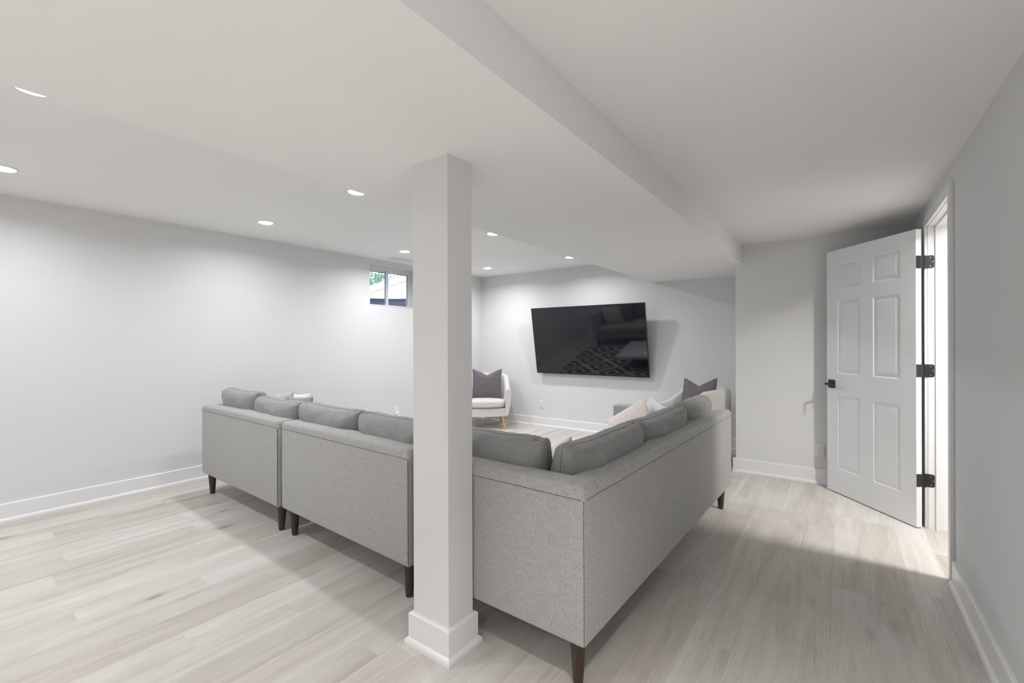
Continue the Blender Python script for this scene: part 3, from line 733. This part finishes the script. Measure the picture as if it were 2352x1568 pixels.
def two_seater(x, y, rotz, W, label, left_arm, D=0.95):
    s = thing('sofa', label, 'sofa', (x, y, 0), rotz)
    g = 0.003
    panel(s, 'backrest', 0, W, 0, T, ZB, ZT+0.024)
    pad(s, -0.0015, W+0.0015, -0.0015, T+0.004, ZT-0.006, ZT+0.040)
    panel(s, 'seat_base', (T if left_arm else 0.01), W-0.01, T+g, D-0.03, ZB+0.01, 0.315)
    if left_arm:
        panel(s, 'armrest', 0, T-g, T+g, D, ZB, ZT+0.024)
        pad(s, -0.003, T, T-0.01, D+0.003, ZT-0.006, ZT+0.036, nm='arm_pad')
    a0 = T if left_arm else 0.012
    wd = (W-0.012-a0)/2
    for k in range(2): panel(s, 'seat_cushion', a0+k*wd+0.004, a0+(k+1)*wd-0.004, T+0.012, D+0.005, 0.318, 0.462, 0.035, 4)
    sm_ = bmesh.new()
    merge(sm_, tube([(0.010, -0.0012, ZT-0.006), (W*0.25, -0.0014, ZT-0.0065), (W*0.5, -0.0012, ZT-0.006), (W*0.75, -0.0014, ZT-0.0055), (W-0.010, -0.0012, ZT-0.006)], 0.0013, 6))
    for xx in (W-0.004, ): merge(sm_, tube([(xx, 0.003, ZB+0.02), (xx+0.001, 0.002, 0.4), (xx, 0.003, 0.60), (xx, 0.002, ZT-0.01)], 0.0020, 6))
    merge(sm_, tube([(0.005, 0.005, ZB+0.02), (0.005, 0.005, ZT-0.01)], 0.0016, 6))
    obj('seam', sm_, M['seam_soft'], s)
    for xx, yy in ((0.065, 0.06), (W-0.06, 0.06), (0.065, D-0.08), (W-0.06, D-0.08)): leg(s, xx, yy, (0.006 if xx < 0.2 else -0.006))
    return s
sA = two_seater(-4.525, 1.605, R(-1.7), 1.395, 'grey two seat sofa section at the left wall end of the row', True)
sB = two_seater(-3.108, 1.578, R(-2.2), 1.352, 'grey two seat sofa section in the middle, left of the column', False)

# corner sofa: origin at the near right corner; local -x is depth, local y runs along the back
LC = 2.43; DC = 0.955
sC = thing('sofa', 'grey corner sofa right of the column, its back along the walkway', 'sofa', (-0.768, 1.503, 0), R(-1.35))
bm = prism([(-DC, 0), (0, 0), (0, LC), (-T, LC), (-T, T), (-DC, T)], 'z', ZB, ZT+0.024)
bmesh.ops.bevel(bm, geom=bm.edges[:], offset=0.014, segments=3, profile=0.5, affect='EDGES')
obj('backrest', bm, M['sofa'], sC, 50)
panel(sC, 'armrest', -DC, -T-0.002, LC-T, LC, ZB, ZT+0.012)
pad(sC, -DC-0.003, 0.0015, -0.0015, T+0.002, ZT-0.006, ZT+0.040, 0.009, 'arm_pad')
bm = bx_top(-T-0.003, 0.0015, T-0.020, LC+0.002, ZT-0.006, ZT+0.036, 0.028, 6)
bmesh.ops.subdivide_edges(bm, edges=[e for e in bm.edges if e.calc_length() > 0.5], cuts=20, use_grid_fill=True)
for v in bm.verts:
    if v.co.z > ZT+0.012: v.co.z += 0.004+0.004*noise.noise(Vector((v.co.x*4, v.co.y*3, 7)))
obj('top_pad', bm, M['sofa'], sC, 50)
panel(sC, 'seat_base', -DC+0.03, -T-0.003, T+0.003, LC-T-0.003, ZB+0.01, 0.315)
ws = (LC-2*T)/3
for k in range(3): panel(sC, 'seat_cushion', -DC-0.005, -T-0.012, T+k*ws+0.004, T+(k+1)*ws-0.004, 0.318, 0.462, 0.035, 4)
sm_ = bmesh.new()
merge(sm_, tube([(-DC+0.01, -0.0012, ZT-0.006), (-DC*0.6, -0.0013, ZT-0.006), (-DC*0.3, -0.0012, ZT-0.0055), (-0.012, -0.0012, ZT-0.006)], 0.0013, 6))
merge(sm_, tube([(0.0012, 0.02, ZT-0.006)]+[(0.0012+0.0003*math.sin(k*1.7), 0.02+(LC-0.06)*k/16, ZT-0.006+0.0012*math.sin(k*2.1)) for k in range(1, 17)], 0.0013, 6))
merge(sm_, tube([(-0.0042, 0.0042, ZB+0.012), (-0.004, 0.0044, 0.4), (-0.0044, 0.004, 0.6), (-0.0042, 0.0042, ZT-0.008)], 0.0013, 6))
obj('seam', sm_, M['seam'], sC)
for xx, yy in ((-0.062, 0.062), (-0.062, LC-0.085), (-DC+0.08, 0.062), (-DC+0.08, LC-0.085)): leg(sC, xx, yy)

# back cushions along the left sections (facing +y)
ZCU = 0.463
def along(sx0, sy0, rot, lx, ly): return (sx0+lx*math.cos(rot)-ly*math.sin(rot), sy0+lx*math.sin(rot)+ly*math.cos(rot))
def cushionA(so, rot, xa, xb, label, seed, h_=0.44, d_=0.21, lean=R(9), ly=T+0.105, **kw):
    x, y = along(so[0], so[1], rot, (xa+xb)/2, ly)
    return back_cushion(x, y, ZCU-0.006, ((xb-xa), h_, d_), rot, -lean, seed, label, **kw)
cushionA((-4.525, 1.605), R(-1.7), 0.125, 0.735, 'grey back cushion at the left end of the sofa row', 1, h_=0.468)
cushionA((-4.525, 1.605), R(-1.7), 0.745, 1.400, 'grey back cushion second from the left wall, before the pink pillow', 2, h_=0.435)
cushionA((-3.108, 1.578), R(-2.2), -0.010, 0.700, 'grey back cushion on the left half of the middle sofa section', 3)
cushionA((-3.108, 1.578), R(-2.2), 0.725, 1.345, 'grey back cushion touching the column on its left', 4, h_=0.44)
# corner sofa cushions: the end one faces +y, the rest face -x
x, y = along(-0.768, 1.503, R(-1.35), -0.605, T+0.105)
back_cushion(x, y, ZCU-0.006, (0.66, 0.445, 0.21), R(-1.35), R(-9), 5, 'grey back cushion in the corner, just right of the column', ear=0.018)
for k, (ya, yb, lb, h_) in enumerate(((0.135, 0.905, 'near grey back cushion along the long side of the corner sofa', 0.425), (0.905, 1.690, 'middle grey back cushion along the long side of the corner sofa', 0.425), (1.690, 2.290, 'far grey back cushion by the charcoal pillow armchair', 0.44))):
    x, y = along(-0.768, 1.503, R(-1.35), -T-0.105, (ya+yb)/2)
    back_cushion(x, y, ZCU-0.006, (yb-ya, h_, 0.21), R(90-1.35), R(-9), 6+k, lb, ear=0.022 if k < 2 else 0.006, wrinkle=0.014)

# throw pillows (location = centre of the pillow)
pillow('charcoal velvet pillow with a chopped top on the left armchair', M['charcoal'], (-4.43, 5.43, 0.665), (R(-14), 0, R(38)), (0.46, 0.47, 0.15), 1, 0.085, 'charcoal pillows on the armchairs')
pillow('charcoal ribbed pillow on the right armchair behind the corner sofa', M['charcoal'], (-1.30, 5.30, 0.670), (R(-14), R(-4), R(-28)), (0.46, 0.48, 0.15), 2, 0.085, 'charcoal pillows on the armchairs')
pillow('blush pink pillow at the far arm of the corner sofa', M['pink'], (-1.36, 3.47, 0.640), (R(-47), R(36), R(-52)), (0.385, 0.385, 0.12), 3, 0.0)
pillow('white flecked knit pillow behind the pink one on the corner sofa', M['mottled'], (-1.245, 3.62, 0.645), (R(-24), R(10), R(-40)), (0.36, 0.38, 0.11), 4, 0.0)
pillow('cream pillow with black hatch marks peeking between the corner cushions', M['marked'], (-1.36, 2.19, 0.612), (R(-42), 0, R(-70)), (0.42, 0.36, 0.11), 5, 0.0)
pillow('pale grey pillow peaking above the left sofa cushions', M['palegrey'], (-4.20, 2.12, 0.655), (R(14), R(8), R(178)), (0.40, 0.40, 0.12), 6, 0.0)
pillow('blush pink pillow behind the left sofa cushions', M['pink'], (-4.12, 2.23, 0.632), (R(14), R(5), R(176)), (0.44, 0.42, 0.13), 7, 0.0)
pillow('grey pillow right of the pink one on the left sofa', M['cushion'], (-3.88, 2.10, 0.632), (R(12), R(3), R(184)), (0.40, 0.42, 0.12), 8, 0.0)

# ------------------------------------------------------------ tub armchairs
def tub_shell():
    """U-shaped upholstered shell: front looks to local -y"""
    bm = bmesh.new(); A, Bk, arm = 0.365, 0.36, 0.31
    path = []
    for k in range(9): path.append((Vector((-A, -arm+arm*k/8-0.0)), Vector((1, 0)), k/8*0.28))
    nb_ = 30
    for k in range(1, nb_):
        a = PI*k/nb_; p = Vector((-A*math.cos(a), Bk*math.sin(a)**0.85)); path.append((p, None, 0.28+0.44*k/nb_))
    for k in range(9): path.append((Vector((A, -arm*k/8)), Vector((-1, 0)), 0.72+0.28*k/8))
    m_ = len(path); rings = []
    for i, (p, nn, s) in enumerate(path):
        a = path[max(0, i-1)][0]; c = path[min(m_-1, i+1)][0]; t = (c-a).normalized(); inn = Vector((t.y, -t.x))
        u = 1-abs(2*s-1)                                   # 0 at the arm fronts, 1 at the back centre
        e = min(1, max(0, (u-0.06)/0.62)); e = e*e*(3-2*e)
        Ht = 0.600+0.195*e+0.012*u
        th = 0.075+0.012*e
        prof = [(0.085, 0.195), (0.050, 0.215), (0.020, 0.33), (0.004, 0.45), (0.0, Ht-0.045), (0.008, Ht-0.014), (0.026, Ht), (th-0.026, Ht), (th-0.006, Ht-0.014), (th+0.004, Ht-0.045), (th+0.012, 0.42), (th+0.02, 0.20)]
        rings.append([bm.verts.new((p.x+inn.x*o_, p.y+inn.y*o_, z)) for o_, z in prof])
    for a, c in zip(rings, rings[1:]):
        for k in range(len(a)): bm.faces.new((a[k], a[(k+1) % len(a)], c[(k+1) % len(a)], c[k]))
    bm.faces.new(rings[0]); bm.faces.new(rings[-1][::-1])
    bmesh.ops.recalc_face_normals(bm, faces=bm.faces[:])
    return bm
def armchair(x, y, rotz, label):
    t = thing('armchair', label, 'armchair', (x, y, 0), rotz, 'oatmeal tub armchairs')
    obj('tub_shell', tub_shell(), M['linen'], t, 60)
    # seat platform with curved front rail
    pr_ = [(-0.285, 0.20)] + [(-0.285, -0.27)] + [(-0.285+0.57*k/10, -0.285-0.020*math.sin(PI*k/10)) for k in range(11)] + [(0.285, -0.27), (0.285, 0.20), (0.17, 0.28), (-0.17, 0.28)]
    bm = prism(pr_, 'z', 0.195, 0.318); obj('front_rail', bm, M['linen'], t, 50)
    cu, _ = box_cushion(0.570, 0.125, 0.60, 11, n=22, wrinkle=0.002, ear=0.0, e1=5, e2=5, sagc=0.0)
    for v in cu.verts:
        if v.co.z > 0.08: v.co.z += 0.022*max(0, 1-(v.co.x/0.285)**2)*max(0, 1-(v.co.y/0.32)**2)
    o = obj('seat_cushion', cu, M['linen'], t, 60); o.location = (0, -0.03, 0.318)
    o2 = obj('seam', tube([(0.283*math.cos(a)*1.0, -0.03+0.0+0.296*math.sin(a), 0.322) for a in [PI+PI*k/20 for k in range(21)]], 0.002, 5), M['seam_soft'], t)
    for sx_, sy_ in ((-1, -1), (1, -1), (-1, 1), (1, 1)):
        obj('leg', cone(0.014, 0.025, 0.0, 0.205, 18, (sx_*0.275, sy_*0.275), (sx_*0.235, sy_*0.235)), M['oak'], t)
    return t
armchair(-4.49, 5.47, R(43), 'oatmeal tub armchair with honey oak legs in the far left corner')
armchair(-1.33, 5.30, R(-60), 'oatmeal tub armchair in the right alcove, behind the corner sofa')

# ------------------------------------------------------------ rug and coffee table (seen mirrored in the television)
rg = thing('rug', 'cream rug with nested charcoal lozenges between the sofas', 'rug', (-3.88, 3.63, 0.0))
obj('pile', bx(-0.80, 1.95, -1.05, 0.72, 0.0, 0.010, 0.002, 1), M['rug'], rg)
tb = thing('coffee_table', 'low white coffee table on the lozenge rug, mirrored in the television', 'coffee table', (-2.98, 3.40, 0.0105))
obj('tabletop', bx(-0.48, 0.48, -0.425, 0.425, 0.235, 0.290, 0.004, 2), M['tabletop'], tb)
obj('drum_base', cone(0.26, 0.30, 0.0, 0.235, 48), M['black'], tb)
